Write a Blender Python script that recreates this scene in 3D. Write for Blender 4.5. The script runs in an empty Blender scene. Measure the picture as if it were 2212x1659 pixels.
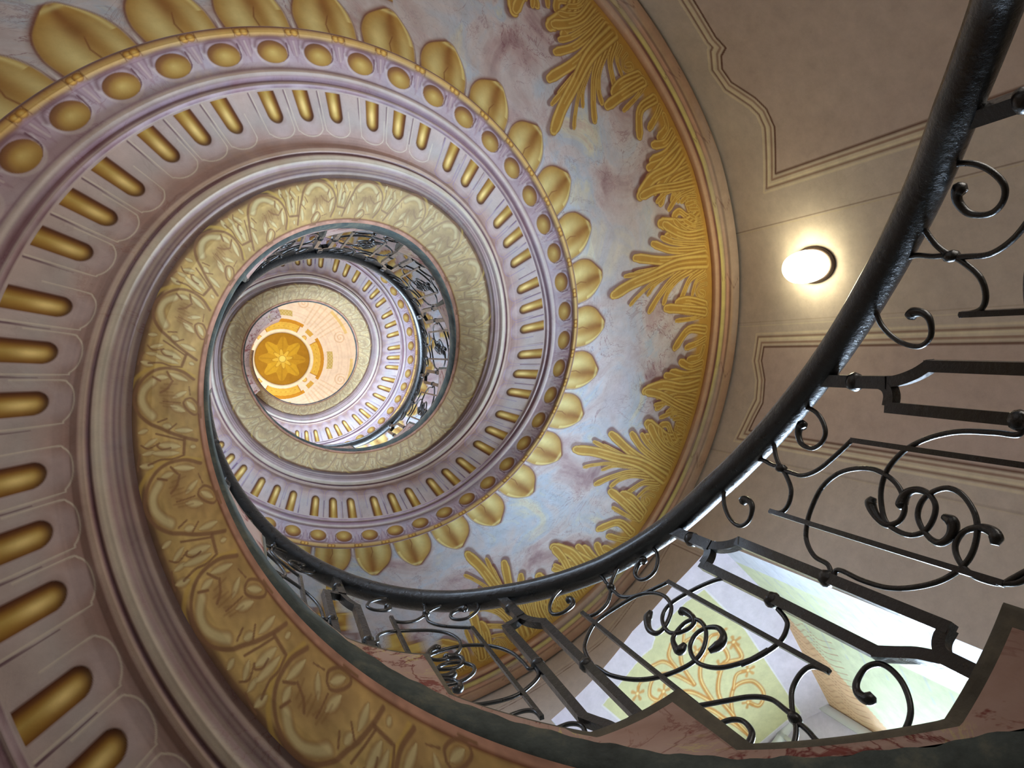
import bpy, math
import numpy as np
from mathutils import Matrix, Vector
C = bpy.context.scene
GRID0=-1.5;GSTEP=.25
TA=[1.0, 1.0, 1.0, 1.0, 1.0, 1.0, 1.0, 1.0, 1.0, 1.0, 1.0, 1.0, 0.989, 0.996, 1.005, 1.008, 1.005, 1.002, 1.0, 1.0, 1.003, 1.005, 1.002, 0.999, 1.007, 1.021, 1.032, 1.024, 1.007, 0.995, 0.991, 0.999, 1.02, 1.04, 1.048, 1.039, 1.015, 0.987, 0.962, 0.944, 0.928, 0.919, 0.924, 0.947, 0.972, 0.992, 0.999, 0.987, 0.969, 0.963, 0.966, 0.972, 0.972, 0.965, 0.951, 0.936, 0.925, 0.917, 0.907, 0.899, 0.889, 0.888, 0.898, 0.903, 0.903, 0.903, 0.903, 0.903, 0.903, 0.903, 0.903, 0.903, 0.903]
TB=[1.218, 1.218, 1.218, 1.218, 1.218, 1.218, 1.218, 1.218, 1.218, 1.218, 1.218, 1.218, 1.218, 1.218, 1.217, 1.215, 1.214, 1.214, 1.218, 1.225, 1.23, 1.228, 1.222, 1.216, 1.217, 1.242, 1.281, 1.299, 1.291, 1.26, 1.231, 1.218, 1.219, 1.223, 1.222, 1.212, 1.195, 1.188, 1.191, 1.203, 1.215, 1.212, 1.209, 1.214, 1.228, 1.249, 1.259, 1.246, 1.217, 1.204, 1.204, 1.204, 1.202, 1.199, 1.187, 1.163, 1.126, 1.094, 1.07, 1.059, 1.051, 1.065, 1.089, 1.095, 1.095, 1.095, 1.095, 1.095, 1.095, 1.095, 1.095, 1.095, 1.095]
TC=[1.742, 1.742, 1.742, 1.742, 1.742, 1.742, 1.742, 1.742, 1.742, 1.742, 1.742, 1.742, 1.742, 1.742, 1.741, 1.741, 1.739, 1.737, 1.733, 1.729, 1.733, 1.743, 1.743, 1.742, 1.739, 1.733, 1.74, 1.74, 1.73, 1.738, 1.774, 1.79, 1.775, 1.747, 1.731, 1.743, 1.731, 1.716, 1.725, 1.741, 1.744, 1.741, 1.739, 1.737, 1.734, 1.732, 1.73, 1.728, 1.726, 1.724, 1.722, 1.718, 1.714, 1.71, 1.706, 1.702, 1.698, 1.694, 1.69, 1.686, 1.682, 1.678, 1.674, 1.67, 1.666, 1.662, 1.658, 1.654, 1.65, 1.646, 1.642, 1.642, 1.642]
TD=[1.97, 1.97, 1.97, 1.97, 1.97, 1.97, 1.97, 1.97, 1.97, 1.97, 1.97, 1.97, 1.97, 1.97, 1.97, 1.97, 1.97, 1.97, 1.971, 1.971, 1.972, 1.971, 1.967, 1.961, 1.963, 1.968, 1.97, 1.968, 1.966, 1.98, 2.001, 2.0, 1.987, 1.973, 1.962, 1.951, 1.944, 1.946, 1.961, 1.974, 1.975, 1.971, 1.967, 1.964, 1.962, 1.96, 1.958, 1.956, 1.954, 1.952, 1.95, 1.946, 1.942, 1.938, 1.934, 1.93, 1.926, 1.922, 1.918, 1.914, 1.91, 1.906, 1.902, 1.898, 1.894, 1.89, 1.886, 1.882, 1.878, 1.874, 1.87, 1.87, 1.87]
S=0.75
PP=1.0194390813; Z0=0.0152841378
CX,CY=-0.7781357,-0.1186410
TILTA,TILTB=0.0431418849,-0.3568751956
FPX=1468.7036
WAZ=[(-1.2832,4.17),(-1.03,4.219),(-.78,4.301),(-.53,4.402),(-.28,4.438),(.5,4.43),(1,4.417),(3.6,4.417),(5.0,4.17)]
def WF(t):
    a=(np.asarray(t,float)+1.2832)%(2*np.pi)-1.2832
    return np.interp(a,[w[0] for w in WAZ],[w[1] for w in WAZ])
_G=GRID0+GSTEP*np.arange(len(TA))
def _sm(t,T): return np.interp(t,_GF,T)
def _fine(T):
    f=np.arange(_G[0],_G[-1],.02);y=np.interp(f,_G,T);k=np.exp(-(np.arange(-12,13)*.02/.11)**2/2);k/=k.sum()
    return f,np.convolve(np.pad(y,12,mode='edge'),k,'valid')
_GF,FA=_fine(TA);_,FB=_fine(TB);_,FC=_fine(TC);_,FD=_fine(TD)
SC=[1,1.218,1.742,1.97,4.076,4.42]
PROF=[(1,0),(1.02,-.045),(1.06,-.13),(1.11,-.215),(1.16,-.278),(1.218,-.322),(1.24,-.322),(1.25,-.345),(1.29,-.35),(1.31,-.378),(1.34,-.376),(1.352,-.362),(1.362,-.378),(1.385,-.375),(1.41,-.362),(1.46,-.368),(1.70,-.44),(1.715,-.462),(1.735,-.455),(1.75,-.478),(1.775,-.486),(1.80,-.476),(1.83,-.486),(1.935,-.538),(1.955,-.562),(1.985,-.562),(2.0,-.54),(3.0,-.17),(3.9,.14),(4.076,.215),(4.09,.165),(4.17,.16),(4.2,.185),(4.29,.18),(4.31,.15),(4.42,.15)]
def hs(s): return np.interp(s,[a for a,b in PROF],[b for a,b in PROF])
def rs(t,s):
    t=np.asarray(t,float);s=np.asarray(s,float);f=WF(t)
    R=[_sm(t,FA),_sm(t,FB),_sm(t,FC),_sm(t,FD),f*.9255,f]
    out=np.zeros(np.broadcast(t,s).shape)
    s2=np.broadcast_to(s,out.shape);
    for i in range(5):
        m=(s2>=SC[i]) if i==4 else ((s2>=SC[i])&(s2<SC[i+1]))
        if i==0: m=s2<SC[1]
        w=(s2-SC[i])/(SC[i+1]-SC[i]);v=R[i]+(R[i+1]-R[i])*w
        out=np.where(m,v,out)
    return out
def surf(t,s,dh=0):
    r=rs(t,s);z=Z0+PP*np.asarray(t)+hs(s)+dh
    return np.stack(np.broadcast_arrays(r*np.cos(t),r*np.sin(t),z),-1)

LOBES=[
(19.9, [(5.995, 3.99), (5.976, 3.476), (5.983, 3.063), (5.989, 2.738), (6.006, 2.489)]) ,
(8.1, [(5.98, 3.617), (5.971, 3.202), (5.965, 2.94), (5.953, 2.665)]) ,
(6.5, [(5.979, 3.474), (5.966, 3.138), (5.954, 2.816)]) ,
(14.5, [(5.976, 3.987), (5.964, 3.555), (5.946, 3.217), (5.906, 2.846)]) ,
(11.8, [(5.96, 3.984), (5.945, 3.642), (5.924, 3.372), (5.887, 3.142)]) ,
(9.0, [(5.948, 4.013), (5.932, 3.728), (5.908, 3.457), (5.882, 3.298)]) ,
(6.1, [(5.935, 4.027), (5.918, 3.741), (5.9, 3.537), (5.886, 3.45)]) ,
(13.6, [(5.919, 4.046), (5.909, 3.75), (5.885, 3.552), (5.849, 3.378)]) ,
(9.0, [(5.91, 4.057), (5.903, 3.802), (5.877, 3.636), (5.852, 3.548)]) ,
(7.6, [(5.896, 4.076), (5.888, 3.85), (5.865, 3.711)]) ,
(6.1, [(5.886, 4.021), (5.874, 3.916), (5.856, 3.816)]) ,
(6.1, [(5.87, 4.026), (5.856, 4.014), (5.844, 3.848)]) ,
(7.2, [(5.851, 4.04), (5.832, 3.967), (5.826, 3.797)]) ,
(7.6, [(5.988, 3.469), (6.009, 3.054), (6.037, 2.829), (6.059, 2.721)]) ,
(7.2, [(5.994, 3.396), (6.013, 3.118), (6.041, 2.983)]) ,
(11.2, [(5.995, 3.755), (6.014, 3.389), (6.056, 3.152), (6.098, 3.011)]) ,
(9.4, [(6.003, 3.825), (6.019, 3.485), (6.05, 3.3), (6.081, 3.232)]) ,
(10.8, [(6.013, 3.93), (6.029, 3.684), (6.063, 3.564), (6.095, 3.494)]) ,
(7.6, [(6.032, 3.957), (6.041, 3.785), (6.076, 3.708)]) ,
(6.5, [(6.055, 3.969), (6.056, 3.857), (6.072, 3.782), (6.091, 3.872), (6.08, 3.935), (6.07, 3.856)]) ,
(6.5, [(6.107, 3.987), (6.115, 3.86), (6.106, 3.667)]) ,
(7.6, [(6.125, 3.991), (6.13, 3.745), (6.113, 3.441)]) ,
(7.2, [(6.139, 3.996), (6.145, 3.75), (6.144, 3.449)]) ,
(13.6, [(5.787, 4.095), (5.769, 3.725), (5.744, 3.391), (5.737, 3.156)]) ,
(7.6, [(5.783, 3.857), (5.768, 3.542), (5.777, 3.347)]) ,
(8.1, [(5.799, 3.997), (5.795, 3.708), (5.815, 3.496)]) ,
(7.6, [(5.817, 3.996), (5.808, 3.858), (5.813, 3.725)]) ,
(17.9, [(6.339, 4.017), (6.353, 3.727), (6.347, 3.386), (6.37, 3.129)]) ,
(12.7, [(6.316, 4.004), (6.326, 3.693), (6.315, 3.398)]) ,
(11.6, [(6.364, 4.018), (6.362, 3.655), (6.386, 3.355)]) ,
(12.7, [(6.385, 4.012), (6.38, 3.681), (6.399, 3.505), (6.423, 3.393)]) ,
(9.5, [(6.396, 4.013), (6.397, 3.758), (6.422, 3.625), (6.436, 3.58)]) ,
(8.4, [(6.42, 3.998), (6.412, 3.816), (6.42, 3.708), (6.443, 3.677)]) ,
(8.4, [(6.438, 3.994), (6.441, 3.832), (6.479, 3.815)]) ,
(10.6, [(6.485, 4.017), (6.498, 3.8), (6.471, 3.66), (6.475, 3.547)]) ,
(16.9, [(6.499, 4.031), (6.51, 3.737), (6.495, 3.534), (6.477, 3.318)]) ,
(12.7, [(6.521, 4.023), (6.527, 3.719), (6.52, 3.498), (6.524, 3.354)]) ,
(14.5, [(6.183, 3.976), (6.177, 3.669), (6.227, 3.472)]) ,
(10.6, [(6.208, 3.993), (6.219, 3.852), (6.23, 3.664)]) ,
(11.6, [(6.233, 3.983), (6.259, 3.927), (6.267, 3.734)]) ,
(12.5, [(6.278, 3.993), (6.288, 3.794), (6.273, 3.605)]) ,
(14.5, [(6.304, 4.002), (6.314, 3.745), (6.306, 3.486)]) ,
(17.4, [(6.327, 4.01), (6.335, 3.653), (6.35, 3.277)]) ,
(14.5, [(6.132, 3.952), (6.115, 3.609), (6.099, 3.272)]) ,
(14.5, [(6.113, 3.947), (6.09, 3.644), (6.09, 3.454)]) ,
]

MED=[
('y', 0.048, [(0.061, 1.034), (0.102, 1.097), (0.103, 1.148), (0.086, 1.184), (0.058, 1.213), (0.029, 1.223)]) ,
('d', 0.039, [(0.049, 1.034), (0.081, 1.071), (0.094, 1.117), (0.087, 1.154), (0.065, 1.183), (0.037, 1.202), (0.009, 1.213), (-0.021, 1.21), (-0.053, 1.195), (-0.083, 1.167), (-0.106, 1.134), (-0.135, 1.097), (-0.161, 1.061), (-0.182, 1.032)]) ,
('l', 0.092, [(0.048, 1.16), (0.023, 1.184), (-0.01, 1.189), (-0.04, 1.176), (-0.064, 1.157)]) ,
('l', 0.058, [(0.063, 1.143), (0.061, 1.122)]) ,
('l', 0.058, [(0.07, 1.101), (0.051, 1.065)]) ,
('l', 0.058, [(0.001, 1.063), (-0.01, 1.089)]) ,
('l', 0.058, [(-0.041, 1.049), (-0.065, 1.033)]) ,
('l', 0.068, [(-0.043, 1.095), (-0.062, 1.068)]) ,
('l', 0.058, [(-0.1, 1.123), (-0.107, 1.108)]) ,
('l', 0.058, [(-0.127, 1.083), (-0.139, 1.05)]) ,
('d', 0.023, [(0.064, 1.161), (0.049, 1.137)]) ,
('d', 0.025, [(0.081, 1.12), (0.053, 1.104)]) ,
('d', 0.021, [(-0.08, 1.115), (-0.085, 1.142)]) ,
('d', 0.021, [(-0.104, 1.088), (-0.117, 1.11)]) ,
('d', 0.027, [(-0.024, 1.057), (-0.024, 1.039), (-0.052, 1.02), (-0.08, 1.017), (-0.089, 1.031), (-0.065, 1.052), (-0.038, 1.064), (-0.024, 1.057)]) ,
('d', 0.017, [(-0.034, 1.074), (-0.02, 1.126)]) ,
('d', 0.015, [(0.022, 1.048), (-0.012, 1.043)]) ,
('d', 0.029, [(0.047, 1.1), (0.022, 1.114), (0.01, 1.134)]) ,
('d', 0.025, [(-0.064, 1.011), (-0.106, 1.012)]) ,
('l', 0.046, [(0.206, 1.195), (0.208, 1.177)]) ,
('l', 0.048, [(0.165, 1.179), (0.174, 1.154)]) ,
('l', 0.068, [(0.152, 1.132), (0.135, 1.094)]) ,
('l', 0.044, [(0.142, 1.187), (0.141, 1.163)]) ,
('l', 0.058, [(0.134, 1.152), (0.117, 1.103)]) ,
('l', 0.058, [(0.111, 1.197), (0.104, 1.173)]) ,
('l', 0.042, [(0.116, 1.051), (0.111, 1.042)]) ,
('d', 0.039, [(0.15, 1.068), (0.106, 1.076)]) ,
('d', 0.023, [(0.109, 1.181), (0.112, 1.143), (0.102, 1.112), (0.099, 1.076)]) ,
('d', 0.019, [(0.169, 1.195), (0.154, 1.174), (0.162, 1.142), (0.155, 1.149), (0.14, 1.135), (0.137, 1.111)]) ,
('d', 0.021, [(0.192, 1.149), (0.172, 1.112), (0.147, 1.073)]) ,
('d', 0.023, [(0.104, 1.212), (0.124, 1.208), (0.144, 1.2)]) ,
]

GT=np.array([(-0.86,1.189),(-0.79,1.168),(-0.70,1.148),(-0.57,1.147),(-0.44,1.134),(-0.29,1.120),(-0.12,1.113),(0.06,1.105),(0.25,1.105),(0.42,1.110),(0.61,1.140),(0.88,1.165),(1.14,1.170),(1.24,1.172),(1.44,1.190),(1.63,1.200),(1.84,1.205),(2.07,1.205),(2.23,1.2),(3,1.15),(4.04,1.115),(4.34,1.092),(4.60,1.084),(4.90,1.086),(5.24,1.094),(5.55,1.112),(5.84,1.113),(6.10,1.122),(6.41,1.145),(6.77,1.185),(7.03,1.189),(7.31,1.210)])
IR0={'scrR': [(0.144, 1.945), (0.131, 1.959), (0.16, 1.969), (0.194, 1.946), (0.204, 1.895), (0.184, 1.857), (0.148, 1.843), (0.107, 1.867), (0.08, 1.91), (0.075, 1.967), (0.101, 2.014), (0.14, 2.06), (0.189, 2.085), (0.246, 2.065), (0.287, 2.02)], 'scrR2': [(0.287, 2.02), (0.296, 1.966), (0.296, 1.908), (0.268, 1.846), (0.216, 1.786), (0.159, 1.727)], 'rodA': [(0.159, 1.727), (0.163, 1.536), (0.17, 1.342), (0.183, 1.173)], 'scrL': [(0.443, 2.172), (0.426, 2.164), (0.429, 2.129), (0.452, 2.11), (0.495, 2.114), (0.519, 2.156), (0.5, 2.227), (0.448, 2.284), (0.379, 2.292), (0.333, 2.25), (0.288, 2.197), (0.274, 2.134), (0.283, 2.075), (0.29, 2.019)], 'scrL2': [(0.29, 2.019), (0.321, 1.974), (0.356, 1.945), (0.401, 1.94), (0.431, 1.961), (0.44, 2.018)], 'rodB': [(0.438, 2.01), (0.454, 1.822), (0.467, 1.594), (0.477, 1.321), (0.473, 1.142)], 'loop1': [(0.539, 1.699), (0.529, 1.761), (0.499, 1.808), (0.461, 1.829), (0.391, 1.833), (0.322, 1.814), (0.271, 1.764), (0.244, 1.701), (0.234, 1.631), (0.245, 1.572), (0.266, 1.528), (0.297, 1.5), (0.332, 1.487), (0.363, 1.497), (0.38, 1.532), (0.365, 1.574), (0.336, 1.606), (0.314, 1.603)], 'loop2': [(0.088, 1.197), (0.09, 1.258), (0.096, 1.352), (0.114, 1.426), (0.141, 1.488), (0.174, 1.534), (0.223, 1.572), (0.273, 1.583), (0.32, 1.573), (0.368, 1.543), (0.387, 1.5), (0.39, 1.448), (0.369, 1.407), (0.331, 1.392), (0.296, 1.396), (0.272, 1.423), (0.267, 1.462), (0.282, 1.492), (0.312, 1.501), (0.324, 1.492)], 'loop3': [(0.542, 1.656), (0.546, 1.563), (0.541, 1.475), (0.519, 1.4), (0.48, 1.325), (0.431, 1.276), (0.388, 1.26), (0.334, 1.263), (0.292, 1.283), (0.256, 1.325), (0.247, 1.371), (0.266, 1.414), (0.295, 1.439), (0.333, 1.442), (0.364, 1.419), (0.387, 1.38), (0.387, 1.349), (0.362, 1.329), (0.332, 1.333), (0.321, 1.364)], 'loop4': [(0.42, 1.12), (0.44, 1.163), (0.446, 1.204), (0.441, 1.251), (0.418, 1.29), (0.388, 1.31), (0.356, 1.304), (0.336, 1.282), (0.326, 1.247), (0.335, 1.214), (0.359, 1.21)]}
IR1={'l1': [(0.049, 1.395), (0.063, 1.466), (0.106, 1.532), (0.159, 1.588), (0.209, 1.627), (0.25, 1.635), (0.285, 1.607), (0.306, 1.547), (0.302, 1.504), (0.273, 1.469), (0.246, 1.458), (0.224, 1.476), (0.219, 1.538), (0.233, 1.559)], 'l2': [(0.562, 1.661), (0.55, 1.737), (0.528, 1.803), (0.475, 1.867), (0.421, 1.896), (0.34, 1.879), (0.262, 1.837), (0.225, 1.776), (0.21, 1.698), (0.223, 1.63), (0.258, 1.59), (0.307, 1.565), (0.335, 1.574), (0.339, 1.619), (0.314, 1.673), (0.282, 1.695)], 'l3': [(0.556, 1.639), (0.544, 1.548), (0.498, 1.445), (0.437, 1.377), (0.361, 1.331), (0.309, 1.327), (0.262, 1.356), (0.229, 1.401), (0.221, 1.453), (0.242, 1.492), (0.278, 1.5), (0.317, 1.487), (0.336, 1.446), (0.34, 1.414), (0.31, 1.419)], 'l4': [(0.19, 1.104), (0.241, 1.14), (0.306, 1.21), (0.333, 1.279), (0.332, 1.337), (0.309, 1.39), (0.269, 1.412), (0.232, 1.396), (0.21, 1.347), (0.221, 1.302), (0.248, 1.288), (0.286, 1.306)], 'l4b': [(0.269, 1.158), (0.21, 1.112), (0.152, 1.082), (0.105, 1.09), (0.086, 1.116), (0.072, 1.161)]}
# ---------------------------------------------------------------- camera, world, light, exposure
def lin(c):
    c=np.asarray(c,float)/255.
    return np.where(c<=.04045,c/12.92,((c+.055)/1.055)**2.4)
def rotm(ta,tb):
    ca,sa=math.cos(ta),math.sin(ta);cb,sb=math.cos(tb),math.sin(tb)
    return np.array([[1,0,0],[0,ca,-sa],[0,sa,ca]])@np.array([[cb,0,sb],[0,1,0],[-sb,0,cb]])
_R=rotm(TILTA,TILTB)
cam=bpy.data.cameras.new('camera');camo=bpy.data.objects.new('camera',cam);C.collection.objects.link(camo)
cam.sensor_width=36;cam.lens=36*FPX/2212;cam.clip_start=.02;cam.clip_end=200
M=Matrix.Identity(4)
for i in range(3):
    M[i][0]=_R[0][i];M[i][1]=-_R[1][i];M[i][2]=-_R[2][i]
M[0][3]=CX*S;M[1][3]=CY*S;M[2][3]=0
camo.matrix_world=M
C.camera=camo
C.view_settings.view_transform='Standard';C.view_settings.look='None';C.view_settings.gamma=1;C.view_settings.use_curve_mapping=False
C.view_settings.exposure=-0.17
w=bpy.data.worlds.new('sky');C.world=w;w.use_nodes=True
nt=w.node_tree;nt.nodes.clear()
wo=nt.nodes.new('ShaderNodeOutputWorld');bg=nt.nodes.new('ShaderNodeBackground')
bg.inputs[0].default_value=(.62,.78,1,1);bg.inputs[1].default_value=12;nt.links.new(bg.outputs[0],wo.inputs[0])
def area(name,loc,aim,sx,sy,power,col,spread=math.pi):
    l=bpy.data.lights.new(name,'AREA');l.shape='RECTANGLE';l.size=sx;l.size_y=sy;l.energy=power;l.color=col;l.spread=spread
    o=bpy.data.objects.new(name,l);C.collection.objects.link(o)
    d=Vector(aim)-Vector(loc);o.matrix_world=Matrix.Translation(loc)@d.to_track_quat('-Z','Y').to_matrix().to_4x4()
    return o
def cylp(az,r,z): return (r*math.cos(az)*S,r*math.sin(az)*S,z*S)
DAY=(.62,.79,1.0);WARM=(1,.80,.55)
TURN=2*math.pi*PP
area('window_and_fill_light',cylp(.76,7.05,4.1),cylp(3.9,1.4,3.0),1.5,2.2,150,DAY,1.3)      # daylight through the stair windows
for k,pw in ((1,230),(2,30)):
    area('window_and_fill_light',cylp(1.75,5.2,4.4+TURN*k),cylp(4.9,1.4,3.4+TURN*k),1.5,2.9,pw,DAY)
for k,pw in ((0,26),(1,50)):   # unseen windows added on the opposite side, as fill light
    zc=7.3+TURN*k
    area('window_and_fill_light',cylp(3.9,5.2,zc),cylp(3.9,0,zc+.3),1.3,2.2,pw,DAY)
area('ground_fill',cylp(5.3,3.6,.6),cylp(2.6,2.2,3.0),1.6,2.0,52,(1,.93,.84))  # warm fill light added at ground level; no door opening is built
for az in (1.2,3.3,5.4):  # warm lamps of the top room
    area('top_room_lamp',cylp(az,3.6,17.2),cylp(az,.4,20.5),.9,.9,26,(1,.78,.50))
# ---------------------------------------------------------------- helpers
def link(name,me,mat,parent=None,label=None,cat=None,group=None,kind=None):
    o=bpy.data.objects.new(name,me);C.collection.objects.link(o)
    if mat is not None: me.materials.append(mat)
    if parent is not None: o.parent=parent
    tag(o,label,cat,group,kind);return o
def tag(o,label=None,cat=None,group=None,kind=None):
    for k,v in (('label',label),('category',cat),('group',group),('kind',kind)):
        if v: o[k]=v
def empty(name,loc,label,cat,group=None):
    o=bpy.data.objects.new(name,None);C.collection.objects.link(o);o.location=loc;tag(o,label,cat,group);o.empty_display_size=.2
    return o
def rawmesh(name,V,F,col=None,smooth=True):
    """V (n,3) ; F (m,4) quads"""
    me=bpy.data.meshes.new(name);V=np.asarray(V,np.float32);F=np.asarray(F,np.int32)
    me.vertices.add(len(V));me.vertices.foreach_set('co',V.ravel())
    me.loops.add(F.size);me.loops.foreach_set('vertex_index',F.ravel())
    me.polygons.add(len(F));me.polygons.foreach_set('loop_start',np.arange(0,F.size,F.shape[1],dtype=np.int32))
    me.polygons.foreach_set('loop_total',np.full(len(F),F.shape[1],np.int32))
    if smooth: me.polygons.foreach_set('use_smooth',np.ones(len(F),bool))
    me.update(calc_edges=True)
    if col is not None:
        a=me.color_attributes.new('paint','FLOAT_COLOR','POINT');a.data.foreach_set('color',np.asarray(col,np.float32).ravel())
    return me
def gridF(n,m,off=0,flip=False):
    i=np.arange(n-1)[:,None]*m+np.arange(m-1)[None];i=i.ravel()+off
    F=np.stack([i,i+1,i+m+1,i+m],1)
    return F[:,::-1] if flip else F
def patches(name,L,flip=False,smooth=True):
    """L: list of (P(n,m,3) in units, col or None) -> one mesh"""
    Vs,Fs,Cs=[],[],[];off=0
    for P,c in L:
        n,m=P.shape[:2];Vs.append(P.reshape(-1,3)*S);Fs.append(gridF(n,m,off,flip));off+=n*m
        if c is not None: Cs.append(c.reshape(-1,4))
    return rawmesh(name,np.concatenate(Vs),np.concatenate(Fs),np.concatenate(Cs) if Cs else None,smooth)
# ---- materials
def newmat(name,rough=.8,spec=.2):
    m=bpy.data.materials.new(name);m.use_nodes=True;t=m.node_tree;b=t.nodes['Principled BSDF']
    b.inputs['Roughness'].default_value=rough;b.inputs['Specular IOR Level'].default_value=spec
    return m,t,b
def N(t,typ,**k):
    n=t.nodes.new(typ)
    for a,v in k.items():
        if a.startswith('i_'): n.inputs[int(a[2:]) if a[2:].isdigit() else a[2:]].default_value=v
        else: setattr(n,a,v)
    return n
def noise(t,co,scale,detail=4,rough=.55,dist=0):
    n=N(t,'ShaderNodeTexNoise');n.inputs['Scale'].default_value=scale;n.inputs['Detail'].default_value=detail
    n.inputs['Roughness'].default_value=rough;n.inputs['Distortion'].default_value=dist;t.links.new(co,n.inputs['Vector']);return n.outputs[0]
def ramp(t,fac,stops,interp='LINEAR'):
    r=N(t,'ShaderNodeValToRGB');e=r.color_ramp;e.interpolation=interp
    while len(e.elements)<len(stops): e.elements.new(.5)
    for el,(p,c) in zip(e.elements,stops):
        el.position=p;el.color=(*lin(c),1) if len(c)==3 else (c[0],c[0],c[0],1)
    t.links.new(fac,r.inputs[0]);return r.outputs[0]
def mix(t,f,a,b,mode='MIX'):
    m=N(t,'ShaderNodeMix',data_type='RGBA',blend_type=mode)
    for s,v in ((m.inputs['Factor'],f),(m.inputs['A'],a),(m.inputs['B'],b)):
        if hasattr(v,'links'): t.links.new(v,s)
        elif isinstance(v,(int,float)): s.default_value=v
        else: s.default_value=(*v,1) if len(v)==3 else v
    return m.outputs['Result']
def mth(t,op,a,b=0.5):
    m=N(t,'ShaderNodeMath',operation=op)
    for s,v in ((m.inputs[0],a),(m.inputs[1],b)):
        if hasattr(v,'links'): t.links.new(v,s)
        else: s.default_value=v
    return m.outputs[0]
def veins(t,co,scale,width,dist=1.2):
    n=noise(t,co,scale,6,.6,dist);d=mth(t,'ABSOLUTE',mth(t,'SUBTRACT',n,.5))
    r=N(t,'ShaderNodeMapRange');r.inputs['From Min'].default_value=0;r.inputs['From Max'].default_value=width
    r.inputs['To Min'].default_value=1;r.inputs['To Max'].default_value=0;t.links.new(d,r.inputs['Value']);return r.outputs[0]
def objco(t): return N(t,'ShaderNodeTexCoord').outputs['Object']
def bump(t,b,h,strength,dist=.01):
    n=N(t,'ShaderNodeBump');n.inputs['Strength'].default_value=strength;n.inputs['Distance'].default_value=dist
    t.links.new(h,n.inputs['Height']);t.links.new(n.outputs[0],b.inputs['Normal'])
def painted(name,marble,veinc,vs=1.0,rough=.75,tint=.1):
    """paint layer (vertex paint laid down below) over procedural plaster marbling"""
    m,t,b=newmat(name,rough,.25);co=objco(t)
    a=N(t,'ShaderNodeVertexColor',layer_name='paint')
    f=noise(t,co,1.9*vs,5,.6,.8)
    base=ramp(t,f,marble)
    v1=veins(t,co,2.1*vs,.012,2.2);mask=ramp(t,noise(t,co,1.5*vs,2),[(.42,(0,)),(.6,(1,))])
    base=mix(t,mth(t,'MULTIPLY',v1,mth(t,'MULTIPLY',mask,.75)),base,tuple(lin(veinc)))
    v2=veins(t,co,4.6*vs,.010,1.5);base=mix(t,mth(t,'MULTIPLY',v2,.35),base,tuple(lin((120,80,110))))
    col=mix(t,a.outputs['Alpha'],base,a.outputs['Color'])
    g=ramp(t,noise(t,co,9,6,.7),[(.3,(.80,)),(.7,(1.0,))])
    col=mix(t,1.0,col,g,'MULTIPLY')
    t.links.new(col,b.inputs['Base Color'])
    bump(t,b,noise(t,co,60,4),.12,.004)
    return m
MARB=[(.28,(150,118,124)),(.40,(190,168,168)),(.5,(206,198,200)),(.58,(188,198,212)),(.66,(216,212,192)),(.76,(198,162,160))]
MAT_SOFF=painted('painted_marble_plaster',MARB,(128,70,84))
# pink marble of the string wall
def pinkmarble():
    m,t,b=newmat('pink_painted_marble',.7,.3);co=objco(t)
    base=ramp(t,noise(t,co,2.4,6,.6,.6),[(.3,(150,118,106)),(.45,(172,142,130)),(.6,(184,158,148)),(.72,(164,138,112))])
    v=veins(t,co,2.6,.022,2.6);mask=ramp(t,noise(t,co,1.7,3),[(.42,(0,)),(.56,(1,))])
    col=mix(t,mth(t,'MULTIPLY',v,mask),base,tuple(lin((112,46,44))))
    bl=ramp(t,noise(t,co,5.2,5,.7,1.5),[(.56,(0,)),(.61,(.9,))]);col=mix(t,bl,col,tuple(lin((126,62,56))))
    v2=veins(t,co,3.8,.012,2);mask2=ramp(t,noise(t,co,2.3,2),[(.5,(0,)),(.62,(.8,))]);col=mix(t,mth(t,'MULTIPLY',v2,mask2),col,tuple(lin((206,196,124))))
    t.links.new(col,b.inputs['Base Color']);bump(t,b,noise(t,co,40,4),.15,.004);return m
MAT_PINK=pinkmarble()
def stone(name,a,bc,c,rough=.85,sc=8):
    m,t,b=newmat(name,rough,.3);co=objco(t)
    t.links.new(ramp(t,noise(t,co,sc,8,.7),[(.3,a),(.5,bc),(.72,c)]),b.inputs['Base Color']);bump(t,b,noise(t,co,sc*5,5),.5,.006);return m
MAT_EDGE=stone('weathered_grey_stone',(44,50,50),(72,80,78),(116,114,98),.75,7)
MAT_COPE=stone('grey_coping_stone',(74,70,62),(96,92,82),(122,114,98),.8,6)
MAT_STEP=stone('limestone',(120,112,100),(150,140,126),(175,165,150))
def iron():
    m,t,b=newmat('black_painted_iron',.28,.5);co=objco(t)
    b.inputs['Base Color'].default_value=(.006,.006,.0065,1);b.inputs['Metallic'].default_value=.0
    b.inputs['Coat Weight'].default_value=.6;b.inputs['Coat Roughness'].default_value=.18
    r=ramp(t,noise(t,co,30,5,.7),[(.3,(.22,)),(.7,(.5,))]);t.links.new(r,b.inputs['Roughness'])
    bump(t,b,noise(t,co,55,5,.65),.55,.006);return m
MAT_IRON=iron()
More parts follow.
